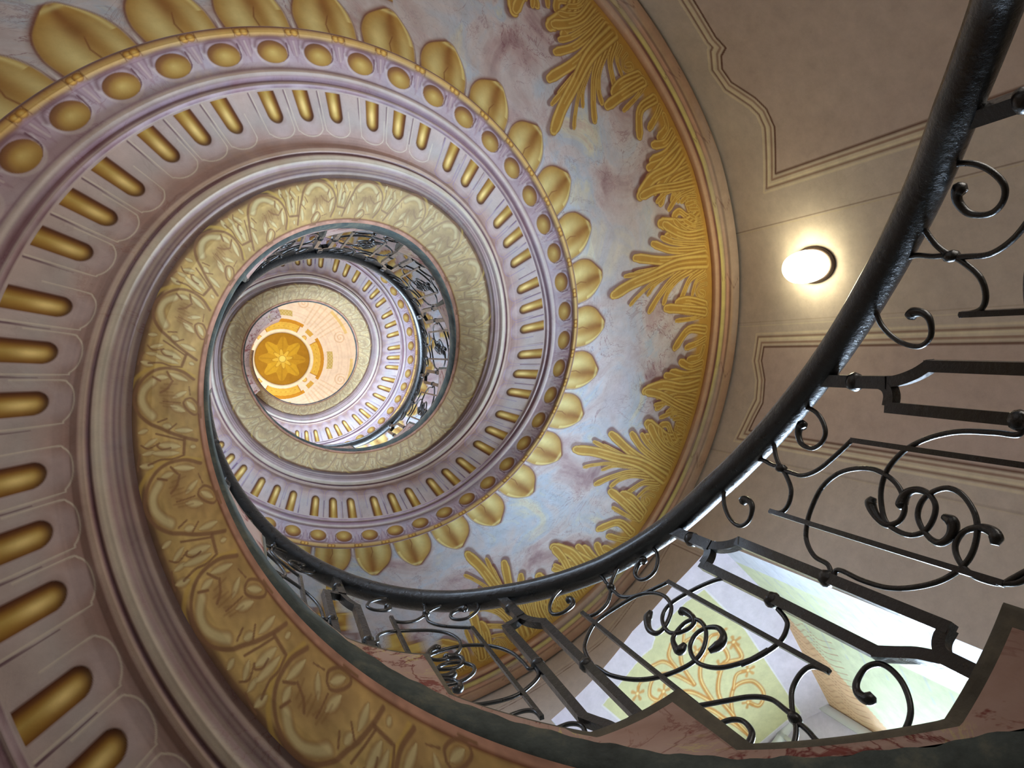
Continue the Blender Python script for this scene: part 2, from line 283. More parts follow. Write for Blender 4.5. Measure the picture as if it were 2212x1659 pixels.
# ---------------------------------------------------------------- painter (decoration painted on the plaster)
class Canvas:
    def __init__(s,T,U,met):   # T: theta samples, U: s samples ; met: length of one rad relative to one s unit
        s.T=T;s.U=U;s.met=met;s.c=np.zeros((len(T),len(U),4),np.float32)
    def fillramp(s,stops,alpha=1):
        x=[a for a,_ in stops];rgb=np.stack([lin(b) for _,b in stops])
        for k in range(3): s.c[:,:,k]=np.interp(s.U,x,rgb[:,k])[None]
        s.c[:,:,3]=alpha
    def box(s,t0,t1,u0,u1):
        i0,i1=np.searchsorted(s.T,[t0,t1]);j0,j1=np.searchsorted(s.U,[u0,u1])
        return slice(i0,i1),slice(j0,j1)
    def put(s,I,J,a,rgb):
        if a.size==0: return
        a=a[...,None];D=s.c[I,J]
        D[...,:3]=D[...,:3]*(1-a)+np.asarray(rgb,np.float32)*a
        D[...,3:]=D[...,3:]*(1-a)+a
    def seg(s,pts,wid):
        """distance / along parameter to polyline; returns I,J,d/w,t"""
        p=np.asarray(pts,float);w=np.broadcast_to(np.asarray(wid,float),(len(p),));W=w.max()*1.15
        I,J=s.box(p[:,0].min()-W/s.met,p[:,0].max()+W/s.met,p[:,1].min()-W,p[:,1].max()+W)
        X=(s.T[I]*s.met)[:,None];Y=s.U[J][None]
        if X.size==0 or Y.size==0: return None
        best=np.full((X.shape[0],Y.shape[1]),9.);bt=np.zeros_like(best)
        n=len(p)-1
        for k in range(n):
            ax,ay=p[k,0]*s.met,p[k,1];bx,by=p[k+1,0]*s.met,p[k+1,1];dx,dy=bx-ax,by-ay
            q=np.clip(((X-ax)*dx+(Y-ay)*dy)/(dx*dx+dy*dy+1e-12),0,1)
            d=np.hypot(X-ax-q*dx,Y-ay-q*dy)/(w[k]+(w[k+1]-w[k])*q+1e-9)
            m=d<best;best=np.where(m,d,best);bt=np.where(m,(k+q)/n,bt)
        return I,J,best,bt
    def stroke(s,pts,w,rgb,a=1,soft=.25):
        r=s.seg(pts,w)
        if r is None: return
        I,J,d,_=r;s.put(I,J,np.clip((1-d)/soft,0,1)*a,lin(rgb))
    def shaded(s,pts,w,stops,a=1,soft=.12):
        """colour by distance from the spine"""
        r=s.seg(pts,w)
        if r is None: return
        I,J,d,_=r;x=[q for q,_ in stops];rgb=np.stack([lin(b) for _,b in stops])
        col=np.stack([np.interp(d,x,rgb[:,k]) for k in range(3)],-1)
        s.put(I,J,np.clip((1-d)/soft,0,1)*a,col)
def smooth(pts,n=6):
    p=np.asarray(pts,float)
    if len(p)<3: return p
    P=np.vstack([2*p[0]-p[1],p,2*p[-1]-p[-2]]);out=[]
    for i in range(1,len(P)-2):
        for u in np.linspace(0,1,n,endpoint=False):
            a,b,c,d=P[i-1],P[i],P[i+1],P[i+2]
            out.append(.5*((2*b)+(-a+c)*u+(2*a-5*b+4*c-d)*u*u+(-a+3*b-3*c+d)*u**3))
    out.append(p[-1]);return np.array(out)
def vnoise(T,U,f1,f2,seed):
    rng=np.random.default_rng(seed);g=rng.random((64,64))
    x=T*f1;y=U*f2;xi=np.floor(x).astype(int);yi=np.floor(y).astype(int);fx=x-xi;fy=y-yi
    fx=fx*fx*(3-2*fx);fy=fy*fy*(3-2*fy);G=lambda a,b:g[np.ix_(a%64,b%64)]
    fx=fx[:,None];fy=fy[None]
    return (G(xi,yi)*(1-fx)+G(xi+1,yi)*fx)*(1-fy)+(G(xi,yi+1)*(1-fx)+G(xi+1,yi+1)*fx)*fy
TEND=15.95
def thetas(lo,hi,segs):
    out=[]
    for a,b,d in segs:
        a,b=max(a,lo),min(b,hi)
        if b>a: out.append(np.arange(a,b,d))
    return np.append(np.concatenate(out),hi)
# ---- carved string moulding (inner roll)
def paint_roll(T,U):
    c=Canvas(T,U,.9)
    c.fillramp([(1,(176,132,112)),(1.012,(184,140,118)),(1.018,(120,76,54)),(1.024,(176,144,90)),(1.06,(188,158,102)),(1.12,(196,168,108)),(1.19,(186,156,98)),(1.205,(124,94,64)),(1.218,(98,70,54))])
    n=vnoise(T,U,14,20,3)-.5;n2=vnoise(T,U,60,90,4)-.5;c.c[...,:3]*=(1+.32*n+.28*n2)[...,None]
    k0=int((T[0]-2.497)/.305)-1;k1=int((T[-1]-2.497)/.305)+2
    D=(132,96,68);L=(208,192,142);Y=(196,164,82)
    for k in range(k0,k1):
        th=2.497+.305*k
        c.stroke([(th-.075,1.06),(th-.04,1.12),(th+.03,1.13),(th+.05,1.06)],.045,(140,106,70),.55,1)
        for kind,w,pts in MED:
            w=w*.27*.5*1.25;P=smooth([(th+a*.98,b) for a,b in pts],4)
            if kind=='d': c.stroke(P,w,D,.9,.55)
            elif kind=='l':
                if len(P)==2: P=np.array([P[0]*(1-q_)+P[1]*q_ for q_ in np.linspace(-.25,1.25,6)])
                tp=np.array([.35,.85,1.1,1.1,.85,.35]) if len(P)==6 else 1.;c.stroke(P,w*1.2*tp,(140,100,62),.7,.4);c.stroke(P,w*.95*tp,L,.9,.7)
            else: c.stroke(P,w,Y,.6,.6)
        # brown hatching inside the shell
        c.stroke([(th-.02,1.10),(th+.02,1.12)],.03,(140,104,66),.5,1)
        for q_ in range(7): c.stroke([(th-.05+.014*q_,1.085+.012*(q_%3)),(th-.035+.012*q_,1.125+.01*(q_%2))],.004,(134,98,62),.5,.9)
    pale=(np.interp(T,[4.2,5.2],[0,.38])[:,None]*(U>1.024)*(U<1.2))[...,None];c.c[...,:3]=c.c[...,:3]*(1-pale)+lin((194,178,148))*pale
    m=(U>1.2);c.c[:,m,:3]*=np.interp(U[m],[1.2,1.218],[1,.75])[None,:,None]  # shade of the outer crease darkened into the paint
    return c.c
# ---- band of flutes, eggs and bead
FIELD=(192,180,174)
def paint_band(T,U):
    c=Canvas(T,U,1.62)
    c.fillramp([(1.218,(92,62,54)),(1.232,(110,80,70)),(1.243,(158,138,124)),(1.252,(112,82,84)),(1.262,(168,146,138)),(1.272,(128,98,104)),(1.283,(182,162,150)),(1.295,(150,122,122)),(1.31,(206,192,172)),(1.325,(216,204,182)),(1.338,(196,176,160)),(1.347,(118,80,88)),(1.355,(112,72,78)),(1.363,(196,170,150)),(1.376,(204,178,160)),(1.385,(158,124,112)),(1.42,(162,128,116)),(1.47,(188,160,150)),(1.55,FIELD),(1.69,(202,182,174)),(1.698,(206,188,178)),(1.704,(118,80,92)),(1.712,(170,142,146)),(1.722,(204,186,178)),(1.732,(122,84,94)),(1.742,(112,74,84)),(1.752,(160,132,138)),(1.765,(212,198,190)),(1.782,(206,190,182)),(1.795,(150,122,132)),(1.81,(176,152,160)),(1.93,(168,140,146)),(1.938,(120,84,70)),(1.942,(126,84,40)),(1.952,(190,146,66)),(1.962,(222,184,96)),(1.974,(196,150,66)),(1.984,(120,72,36)),(1.99,(128,92,84)),(2.0,(170,146,150))],.86)  # dark brown start of the ramp is painted-in shade beside the roll
    mm=(U>1.80)&(U<1.93);c.c[:,mm,3]=.7
    n=vnoise(T,U,9,12,5)-.5;c.c[...,:3]*=(1+.14*n)[...,None]
    # streaks along the mouldings
    n=vnoise(T,U,5,120,6)-.5;q=((U<1.47)|((U>1.69)&(U<1.8)))[None,:,None];c.c[...,:3]*=np.where(q,1+.22*n[...,None],1)
    ktr=range(int((T[0]-3.225)/.3875)-1,int((T[-1]-3.225)/.3875)+2)
    for k in ktr:
        tc=3.225+.3875*k;tip=1.47+.055*(.5-.5*math.cos((tc-3.0)*2.2)) if tc<5 else 1.478
        for j in (-1,0,1):
            t0=tc+j*.117;tl=t0+.006
            # pale outline of the flute's lobe
            top=[(t0-.052,1.69),(t0-.052,tip-.02),(t0-.046,tip-.045),(t0-.028,tip-.066),(t0,tip-.074),(t0+.028,tip-.066),(t0+.046,tip-.045),(t0+.052,tip-.02),(t0+.052,1.60)]
            c.stroke([(t0,tip-.02),(t0,1.66)],.075,(200,184,186),.5,.5)
            c.stroke([(t0,tip-.03)],.05,(168,166,178),.35,1) if False else None
            c.stroke(smooth(top,3),.0042,(226,216,198) if tc<4.9 else (150,132,168),.75,.6)
            c.stroke([(t0-.0575,1.69),(t0-.0585,1.52)],[.0045,.0015],(104,70,86),.9,.5)
            c.stroke([(t0+.010,1.66),(t0+.010,tip+.03)],.044,(150,118,100),.35,.4)
            sp=[(t0,1.688),(t0,tip+.036)]
            r=c.seg([(t0,1.80),(t0,tip+.047)],.047)
            if r is not None:
                I,J,d,_=r
                X=((c.T[I]-t0)*c.met)[:,None];Yv=c.U[J][None]
                a=np.clip((1-d)/.12,0,1)*(Yv<1.69)
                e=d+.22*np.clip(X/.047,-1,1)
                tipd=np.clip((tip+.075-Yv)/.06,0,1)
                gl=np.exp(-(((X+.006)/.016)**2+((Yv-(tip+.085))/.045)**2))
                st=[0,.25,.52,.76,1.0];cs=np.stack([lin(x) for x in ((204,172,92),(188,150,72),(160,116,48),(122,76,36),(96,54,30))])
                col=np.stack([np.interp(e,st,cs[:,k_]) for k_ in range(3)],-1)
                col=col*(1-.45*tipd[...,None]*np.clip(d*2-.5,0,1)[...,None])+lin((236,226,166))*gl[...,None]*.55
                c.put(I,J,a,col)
    # eggs
    ke=range(int((T[0]-3.643)/.1392)-1,int((T[-1]-3.643)/.1392)+2)
    for k in ke:
        t0=3.643+.1392*k;m=c.met
        # darts and tongues between
        tb=t0+.0696
        c.stroke([(tb,1.93),(tb,1.83)],[.040,.004],(156,124,134),.6,.8)
        c.stroke([(tb-.016,1.93),(tb-.008,1.86)],[.010,.003],(120,84,98),.6,.8);c.stroke([(tb+.016,1.93),(tb+.01,1.87)],[.009,.003],(120,84,98),.6,.8)
        c.stroke([(tb,1.925),(tb+.002,1.86)],.006,(196,176,170),.8,.6)
        c.stroke(smooth([(t0-.050,1.90),(t0-.036,1.835),(t0,1.812),(t0+.036,1.835),(t0+.050,1.90)],4),.012,(200,184,182),.8,.6)
        c.stroke(smooth([(t0+.047,1.915),(t0+.045,1.86),(t0+.024,1.832)],4),.005,(96,58,72),.9,.6)
        c.stroke(smooth([(t0-.046,1.90),(t0-.034,1.93),(t0,1.936),(t0+.034,1.93),(t0+.046,1.90)],3),.014,(104,66,72),.7,.9)
        I,J=c.box(t0-.05,t0+.05,1.812,1.934)
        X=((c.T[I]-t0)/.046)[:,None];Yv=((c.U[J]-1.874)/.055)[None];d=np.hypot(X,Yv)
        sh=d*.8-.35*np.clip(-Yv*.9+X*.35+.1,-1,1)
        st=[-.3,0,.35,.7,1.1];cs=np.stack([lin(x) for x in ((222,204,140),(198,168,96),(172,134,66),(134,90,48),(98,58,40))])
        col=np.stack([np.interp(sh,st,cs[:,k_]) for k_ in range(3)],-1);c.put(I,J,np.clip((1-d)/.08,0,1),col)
        # bead and reel
        for dt,hw in ((.062,.010),(.078,.010)):
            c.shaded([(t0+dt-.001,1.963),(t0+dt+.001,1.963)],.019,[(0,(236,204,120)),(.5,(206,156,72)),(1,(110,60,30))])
        c.stroke([(t0+.050,1.945),(t0+.050,1.982)],.004,(112,70,44),.7,.8);c.stroke([(t0+.090,1.945),(t0+.090,1.982)],.004,(112,70,44),.7,.8)
    return c.c
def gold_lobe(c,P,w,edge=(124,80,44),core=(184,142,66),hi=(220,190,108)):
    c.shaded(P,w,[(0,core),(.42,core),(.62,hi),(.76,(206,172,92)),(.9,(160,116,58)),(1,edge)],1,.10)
def paint_leaf(T,U):
    c=Canvas(T,U,2.2);c.c[...,:3]=lin(FIELD);c.c[...,3]=0
    # bright blue-white marble next to the leaves, mauve veil elsewhere
    a=np.interp(U,[2.0,2.02,2.06],[.8,.4,0]);c.put(slice(None),slice(None),np.broadcast_to(a,(len(T),len(U))),lin((150,118,128)))
    for k in range(int((T[0]-5.111)/.1975)-1,int((T[-1]-5.111)/.1975)+2):
        t0=5.115+.1975*k;m=c.met
        sh=.02 if t0<5.9 else .0
        out=[(-.088,1.99),(-.090,2.10),(-.072,2.21),(-.040,2.285),(.006+sh*.2,2.36),(.045,2.295),(.074,2.20),(.088,2.10),(.090,1.99)]
        o=smooth(out,5);th,uu=o[:,0],o[:,1]
        I,J=c.box(t0-.13,t0+.13,1.99,2.42)
        X=(c.T[I]-t0)[:,None];Y=c.U[J][None]
        if X.size==0 or Y.size==0: continue
        # half widths at each height
        ul=np.interp(Y,uu[:len(uu)//2+1],th[:len(uu)//2+1]);ur=np.interp(-Y,-uu[len(uu)//2:],th[len(uu)//2:])
        top=uu.max()
        def mask(dx,dy,soft=.006):
            Yq=Y-dy;ulq=np.interp(Yq,uu[:len(uu)//2+1],th[:len(uu)//2+1]);urq=np.interp(-Yq,-uu[len(uu)//2:],th[len(uu)//2:])
            Xq=X-dx;return np.clip((Xq-ulq)/soft,0,1)*np.clip((urq-Xq)/soft,0,1)*np.clip((top-Yq)/.02,0,1)
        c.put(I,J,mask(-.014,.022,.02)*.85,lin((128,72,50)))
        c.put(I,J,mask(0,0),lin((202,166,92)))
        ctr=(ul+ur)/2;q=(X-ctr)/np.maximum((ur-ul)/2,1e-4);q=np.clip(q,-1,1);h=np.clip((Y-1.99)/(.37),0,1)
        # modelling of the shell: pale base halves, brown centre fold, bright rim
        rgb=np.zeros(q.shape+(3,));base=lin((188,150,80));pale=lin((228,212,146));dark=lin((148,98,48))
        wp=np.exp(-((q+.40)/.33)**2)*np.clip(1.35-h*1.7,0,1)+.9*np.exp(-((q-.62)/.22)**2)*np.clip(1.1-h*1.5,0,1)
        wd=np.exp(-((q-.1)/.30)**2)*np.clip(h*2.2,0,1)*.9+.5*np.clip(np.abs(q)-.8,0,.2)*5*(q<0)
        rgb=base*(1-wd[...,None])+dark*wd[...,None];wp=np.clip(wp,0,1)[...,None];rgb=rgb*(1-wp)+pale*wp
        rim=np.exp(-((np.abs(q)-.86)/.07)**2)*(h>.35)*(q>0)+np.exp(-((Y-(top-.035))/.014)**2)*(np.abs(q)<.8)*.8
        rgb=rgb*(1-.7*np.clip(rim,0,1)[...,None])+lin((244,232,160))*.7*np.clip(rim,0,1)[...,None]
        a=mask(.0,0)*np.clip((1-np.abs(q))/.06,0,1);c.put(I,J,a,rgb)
        c.stroke([(t0+.004,2.0),(t0+.0,2.06),(t0+.012,2.13)],[.008,.007,.004],(132,80,50),.8,.8)
        c.stroke(o+[t0,0],.0085,(124,76,54),.75,.9)
        # pale gap between neighbouring leaves
        c.stroke([(t0+.099,2.0),(t0+.099,2.08)],[.014,.002],(232,228,228),.9,.6)
    return c.c
PER=.6363
def paint_acanthus(T,U):
    c=Canvas(T,U,3.6);c.c[...,:3]=lin(FIELD);c.c[...,3]=0
    n=vnoise(T,U,3.1,2.2,11);n2=vnoise(T,U,7,5,12)
    # clouding of the painted marble itself
    c.put(slice(None),slice(None),np.clip((n-.45)*1.3,0,.5)*1.0,lin((206,192,196)))
    c.put(slice(None),slice(None),np.clip((n2-.6)*1.6,0,.45),lin((190,198,222)))
    kr=range(int((T[0]-6.0)/PER)-1,int((T[-1]-6.0)/PER)+2)
    # mauve shadow the painter laid around the foliage
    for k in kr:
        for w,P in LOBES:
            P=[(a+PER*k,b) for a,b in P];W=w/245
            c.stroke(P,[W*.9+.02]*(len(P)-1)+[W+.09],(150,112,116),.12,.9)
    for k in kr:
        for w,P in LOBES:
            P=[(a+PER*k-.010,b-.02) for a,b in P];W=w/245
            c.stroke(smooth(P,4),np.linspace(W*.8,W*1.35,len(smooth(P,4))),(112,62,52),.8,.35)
    a=np.interp(U,[3.72,3.86],[0,1])
    c.put(slice(None),slice(None),np.broadcast_to(a,(len(T),len(U))),lin((190,146,70)))
    rng=np.random.default_rng(5)
    for k in kr:
        order=sorted(range(len(LOBES)),key=lambda i:-min(b for a,b in LOBES[i][1]))
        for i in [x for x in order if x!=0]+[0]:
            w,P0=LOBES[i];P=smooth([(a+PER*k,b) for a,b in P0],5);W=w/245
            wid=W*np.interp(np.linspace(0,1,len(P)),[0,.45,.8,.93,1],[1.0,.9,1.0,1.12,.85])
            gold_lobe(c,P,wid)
            # fine ribs on the lobe
            for off in (-.35,.0,.35):
                q=P.copy();q[:,0]+=off*wid/c.met;c.stroke(q[:int(len(q)*(.72 if off==0 else .5))],.009,(146,100,46) if off else (222,192,108),.7,.8)
    a=np.interp(U,[3.98,4.04,4.076],[0,.8,1])
    c.put(slice(None),slice(None),np.broadcast_to(a,(len(T),len(U))),lin((196,150,72)))
    return c.c
def paint_cornice(T,U):
    c=Canvas(T,U,4.2)
    c.fillramp([(4.076,(168,112,60)),(4.085,(196,150,120)),(4.11,(208,170,140)),(4.135,(196,150,120)),(4.15,(126,74,66)),(4.165,(104,60,60)),(4.18,(204,186,120)),(4.215,(222,206,130)),(4.24,(206,184,126)),(4.252,(150,112,90)),(4.262,(196,150,128)),(4.29,(206,160,132)),(4.3,(120,84,74)),(4.31,(190,156,126)),(4.36,(190,150,124)),(4.41,(172,136,112)),(4.42,(110,86,76))],.9)
    n=vnoise(T,U,6,8,21);c.put(slice(None),slice(None),np.clip((n-.5)*2,0,.6),lin((176,160,150)))
    for k in range(int(T[0]/.21)-1,int(T[-1]/.21)+1):  # veins of the painted stone
        t=.21*k+.06*math.sin(k*7.1);c.stroke(smooth([(t,4.18),(t+.03,4.22),(t+.01,4.27),(t+.05,4.33),(t+.03,4.40)],4),.005,(120,84,74),.6)
    return c.c
# ---------------------------------------------------------------- staircase
stair=empty('spiral_staircase',(0,0,-1.35*S),'painted stone spiral staircase winding up around an open eye, seen from below','staircase')
stair_inv=Matrix.Translation((0,0,1.35*S))
def spart(name,me,mat,label=None,kind=None):
    o=link(name,me,mat,stair,label,None,None,kind);o.matrix_parent_inverse=stair_inv;return o
T0=-1.3
segA=[(T0,1.0,.03),(1.0,4.75,.0026),(4.75,8.3,.0042),(8.3,TEND,.0062)]
TH=thetas(T0,TEND,segA)
def up(T,U,col): return (surf(T[:,None],U[None]),col)
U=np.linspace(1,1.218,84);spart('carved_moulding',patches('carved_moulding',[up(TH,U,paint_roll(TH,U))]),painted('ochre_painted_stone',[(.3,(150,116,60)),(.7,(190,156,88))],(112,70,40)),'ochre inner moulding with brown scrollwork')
U=np.unique(np.concatenate([np.linspace(1.218,1.47,84),np.linspace(1.47,1.80,90),np.linspace(1.8,2.0,74)]))
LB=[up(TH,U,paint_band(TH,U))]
T1=thetas(T0,TEND,[(T0,3.4,.04),(3.4,4.75,.0025),(4.75,8.3,.0026),(8.3,TEND,.02)])
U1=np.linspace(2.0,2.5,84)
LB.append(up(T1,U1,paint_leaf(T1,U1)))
T2=thetas(T0,TEND,[(T0,4.85,.04),(4.85,7.5,.0018),(7.5,TEND,.04)])
U2=np.linspace(2.5,4.076,270)
ca=paint_acanthus(T2,np.concatenate([np.linspace(2.2,2.49,40),U2]))
# the tips of the big leaves reach into the zone above the shells
tipc=ca[:,:40];ca=ca[:,40:]
I2=np.clip(np.searchsorted(T2,T1),0,len(T2)-1);J2=np.clip(np.round((U1-2.2)/(.29/39)).astype(int),0,39)
ov=tipc[np.ix_(I2,J2)].copy();ov[...,3]*=((U1>2.3)[None])*1.0
L1=LB[1][1];al=np.clip((ov[...,3:]-.0),0,1)*(1-L1[...,3:]);L1[...,:3]=L1[...,:3]*(1-al)+ov[...,:3]*al;L1[...,3:]=L1[...,3:]+al
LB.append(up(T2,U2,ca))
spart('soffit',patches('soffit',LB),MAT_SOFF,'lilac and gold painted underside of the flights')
T3=thetas(T0,TEND,[(T0,4.7,.04),(4.7,7.95,.006),(7.95,TEND,.04)]);U3=np.linspace(4.076,4.42,60)
spart('cornice',patches('cornice',[up(T3,U3,paint_cornice(T3,U3))]),painted('painted_cornice',[(.3,(170,136,112)),(.7,(206,186,140))],(120,84,74)),'yellow and pink veined moulding along the outer wall')
# string wall
RIS=.645;TR0=.49-2*RIS
def Hs(t):   # height of the stepped string above the inner lower edge
    t=np.asarray(t,float);d=np.mod(t-TR0,RIS);h=np.maximum(.255,.577-PP*d)
    return np.where(t>10.93,.10,np.where(t>10.5,.10,h))
def r0(t): return rs(t,np.full(np.shape(t),1.0))
def edge_top(t): return np.interp(t,[1.2,2,3,3.6,4.2,4.8,7.5,9,16],[.16,.17,.13,.085,.10,.17,.17,.10,.08])
ts=[]
k=0;t=TR0
while t<TEND:
    ts+=list(np.arange(t+.0015,min(t+RIS-.0015,TEND),.0125))+[min(t+RIS-.0015,TEND)];t+=RIS
ts=np.array(sorted(set(ts+[10.929,10.931])));ts=ts[ts>=T0]
def ring(dr,z): 
    r=r0(ts)+dr;return np.stack([r*np.cos(ts),r*np.sin(ts),z],-1)
zb=Z0+PP*ts
et=np.minimum(edge_top(ts),Hs(ts)*.8)
rough=.006*np.sin(ts*41)+.004*np.sin(ts*97+1)
A_=ring(0,zb);B_=ring(-.014+0*ts,zb+.012);D_=ring(-.014,zb+et+rough);E_=ring(0,zb+et+.012+rough)
spart('stone_edge',patches('stone_edge',[(np.stack([A_,B_,(B_+D_)/2,D_,E_],1),None)],smooth=False),MAT_EDGE,'dark bare stone strip along the lower inner edge')
top=zb+Hs(ts)
wb=np.where(ts<1.5,1.,.5);hin=np.minimum(np.minimum(Hs(ts),Hs(ts-.022*wb)),np.minimum(Hs(ts-.045*wb),Hs(ts+.004)))-.036*wb
hin=np.maximum(hin,et+.015)
rows=[ring(0,zb+et+.012)]
for f in (.25,.5,.75): rows.append(ring(.002*np.sin(ts*9+f*7),zb+et+.012+(hin-et-.012)*f))
rows.append(ring(0,zb+hin))
spart('string_wall',patches('string_wall',[(np.stack(rows,1),None)]),MAT_PINK,'pink marble painted inner face of the stepped string')
rows=[ring(0,zb+hin),ring(.0,(zb+hin+top)/2),ring(.004,top),ring(.05,top+.03),ring(.24,top+.03),ring(.24,zb-.1)]
spart('coping',patches('coping',[(np.stack(rows,1),None)],smooth=False),MAT_COPE,'grey stone stepped top of the string')
pa=np.linspace(8.75,10.67,60);zq=np.interp(pa,[8.75,9.3,10.67],[14.6,15.2,15.2])
def pr(r,z): return np.stack([r*np.cos(pa),r*np.sin(pa),z+0*pa],-1)
rows=[pr(1.25,zq),pr(.96,zq),pr(.96,zq+.25),pr(.955,zq+.3),pr(.955,17.4),pr(.96,17.6),pr(1.25,17.6)]
Pp=np.stack(rows,1);e1=Pp[-1];cap_=np.stack([e1[:4],e1[::-1][:4]],1)
spart('landing_parapet',patches('landing_parapet',[(Pp,None),(np.stack([e1[[1,4]],e1[[0,6]]],0),None)],smooth=False),MAT_PINK,'marble painted parapet of the top landing')
# stone treads on the upper side
SV=[];SF=[]
dth=2*math.pi/40
for k in range(-9,110):
    a=dth*k;b=a+dth
    if b>TEND: break
    if a<T0+.05: continue
    z1=Z0+PP*a+.43;z0_=Z0+PP*a+.24
    q=np.linspace(a,b,7)
    ri=np.full(7,1.0)*r0(q)+.245;ro=WF(q)-.0
    o=len(SV)
    for rr_,tt in ((ri,q),(ro,q)):
        SV+= [(r*math.cos(t)*S,r*math.sin(t)*S,z1*S) for r,t in zip(rr_,tt)]
    for i in range(6): SF.append((o+i,o+i+1,o+7+i+1,o+7+i))
    o2=len(SV)
    SV+=[(ri[0]*math.cos(a)*S,ri[0]*math.sin(a)*S,z0_*S),(ro[0]*math.cos(a)*S,ro[0]*math.sin(a)*S,z0_*S)]
    SF.append((o,o+7,o2+1,o2))
spart('treads',rawmesh('treads',SV,SF,None,False),MAT_STEP)
# ---------------------------------------------------------------- outer wall with painted panels
ZB,ZT=-1.35,19.3
WR=lambda az: WF(az)+.03
def paint_wall(A,Z):
    """A azimuths, Z heights"""
    c=Canvas(A,Z,4.45);c.c[...,:3]=lin((204,188,174));c.c[...,3]=.8
    n=vnoise(A,Z,2.0,1.2,31)-.5;c.c[...,:3]*=(1+.10*n)[...,None]
    def line(P,w,col,a=1): c.stroke(P,w,col,a,.5)
    def off(P,da,dz): return [(a+da,z+dz) for a,z in P]
    DK=(112,80,68);LT=(228,214,184);TN=(168,140,112)
    def poly(P,rgb,a):
        P=np.array(P);I,J=c.box(P[:,0].min(),P[:,0].max(),P[:,1].min(),P[:,1].max())
        X=c.T[I][:,None];Y=c.U[J][None];ins=np.zeros((X.shape[0],Y.shape[1]),bool)
        for (x1,y1),(x2,y2) in zip(P,np.roll(P,-1,0)):
            if x1!=x2 or y1!=y2:
                cr=((y1>Y)!=(y2>Y))&(X<(x2-x1)*(Y-y1)/((y2-y1) if y2!=y1 else 1e-9)+x1);ins^=cr
        c.put(I,J,ins*a,lin(rgb))
    def frame(P):
        X=np.array(P,float)*[4.45,1];T_=np.diff(X,axis=0);T_/=np.linalg.norm(T_,axis=1)[:,None];Nn=np.stack([-T_[:,1],T_[:,0]],1)
        V_=np.vstack([Nn[:1],Nn[:-1]+Nn[1:],Nn[-1:]]);V_/=np.maximum((V_*np.vstack([Nn[:1],Nn])).sum(1,keepdims=True),.55)
        for d,w_,col,a in ((.075,.085,(222,206,180),.75),(0,.014,DK,1),(.045,.016,(160,128,112),.9),(.085,.014,LT,.9),(.112,.014,(140,106,92),.9),(.145,.012,LT,.8)):
            Q=(X+V_*d)/[4.45,1];line(Q,w_,col,a)
    def panel(top,zb_,fill,mid):
        """top: profile from left side to right side at the head; sides run straight down to zb_"""
        P=[(top[0][0],zb_)]+list(top)+[(top[-1][0],zb_)]
        poly(P,fill,.85);frame(P)
    p1=[(-1.0,5.0)]+[(-.848,5.17),(-.801,5.212),(-.76,5.243),(-.73,5.226),(-.721,5.327),(-.697,5.411),(-.662,5.41),(-.636,5.339),(-.609,5.263),(-.577,5.211),(-.536,5.228),(-.484,5.346),(-.441,5.443)]
    panel(p1,2.0,(196,174,162),-.9)
    p2=[(-.046,6.081),(-.011,6.119),(.035,6.06),(.093,6.063),(.135,6.168),(.166,6.232)]
    P=[(-.046,2.)]+p2+[(.166,2.)];poly(P,(196,173,162),.85)
    frame(P)
    p3=[(.51,7.0),(.62,7.03),(.69,7.05),(.83,7.06),(.95,7.2),(1.05,7.3),(1.3,7.5),(1.6,7.9)]
    for d,w_,col in ((0,.008,DK),(.05,.006,(150,118,98)),(.09,.005,LT)): line([(p3[0][0]-d*.2,6.4)]+[(a_-d*.2*(i==0),z+d) for i,(a_,z) in enumerate(p3)],w_,col,.8)
    for a_,z0_,z1_ in ((-.333,2,6.3),(.231,2,6.9)): line([(a_,z0_),(a_,z1_)],.006,(110,80,62),.8);line([(a_+.004,z0_),(a_+.004,z1_)],.004,(206,188,150),.6)
    line([(-.099,2),(-.099,6.6)],.003,(216,204,176),.8)
    line([(-.108,2),(-.108,6.6)],.003,(150,126,100),.4)
    return c.c
W0,W1=.458,1.061
def zlint(a): return np.interp(a,[W0,.614,.762,W1],[6.29,6.602,6.749,6.682])
HOLES=[(W0,W1,2.1,None)]+[(1.4,2.1,2.1+TURN*k,6.5+TURN*k) for k in (1,2)]+[(3.55,4.25,6.0+TURN*k,8.6+TURN*k) for k in (0,1)]
def wallpatch(a0,a1,z0_,z1_,na,nz):
    """z bounds may be functions of azimuth"""
    A=np.linspace(a0,a1,na);f=np.linspace(0,1,nz)
    g0=z0_(A) if callable(z0_) else np.full(na,z0_);g1=z1_(A) if callable(z1_) else np.full(na,z1_)
    Z=g0[:,None]+(g1-g0)[:,None]*f[None];r=WR(A)[:,None]
    P=np.stack([r*np.cos(A)[:,None]+0*Z,r*np.sin(A)[:,None]+0*Z,Z],-1);return A,Z,P
WL=[]
def plain(A,Z): c=np.zeros(Z.shape+(4,),np.float32);c[...,:3]=lin((204,188,174));c[...,3]=.8;return c
def addw(a0,a1,z0_,z1_,na=None,nz=None):
    na=na or max(2,int((a1-a0)/.06)+2);nz=nz or max(2,int(abs((z1_(a0) if callable(z1_) else z1_)-(z0_(a0) if callable(z0_) else z0_))/.5)+2)
    A,Z,P=wallpatch(a0,a1,z0_,z1_,na,nz);WL.append((P,plain(A,Z)))
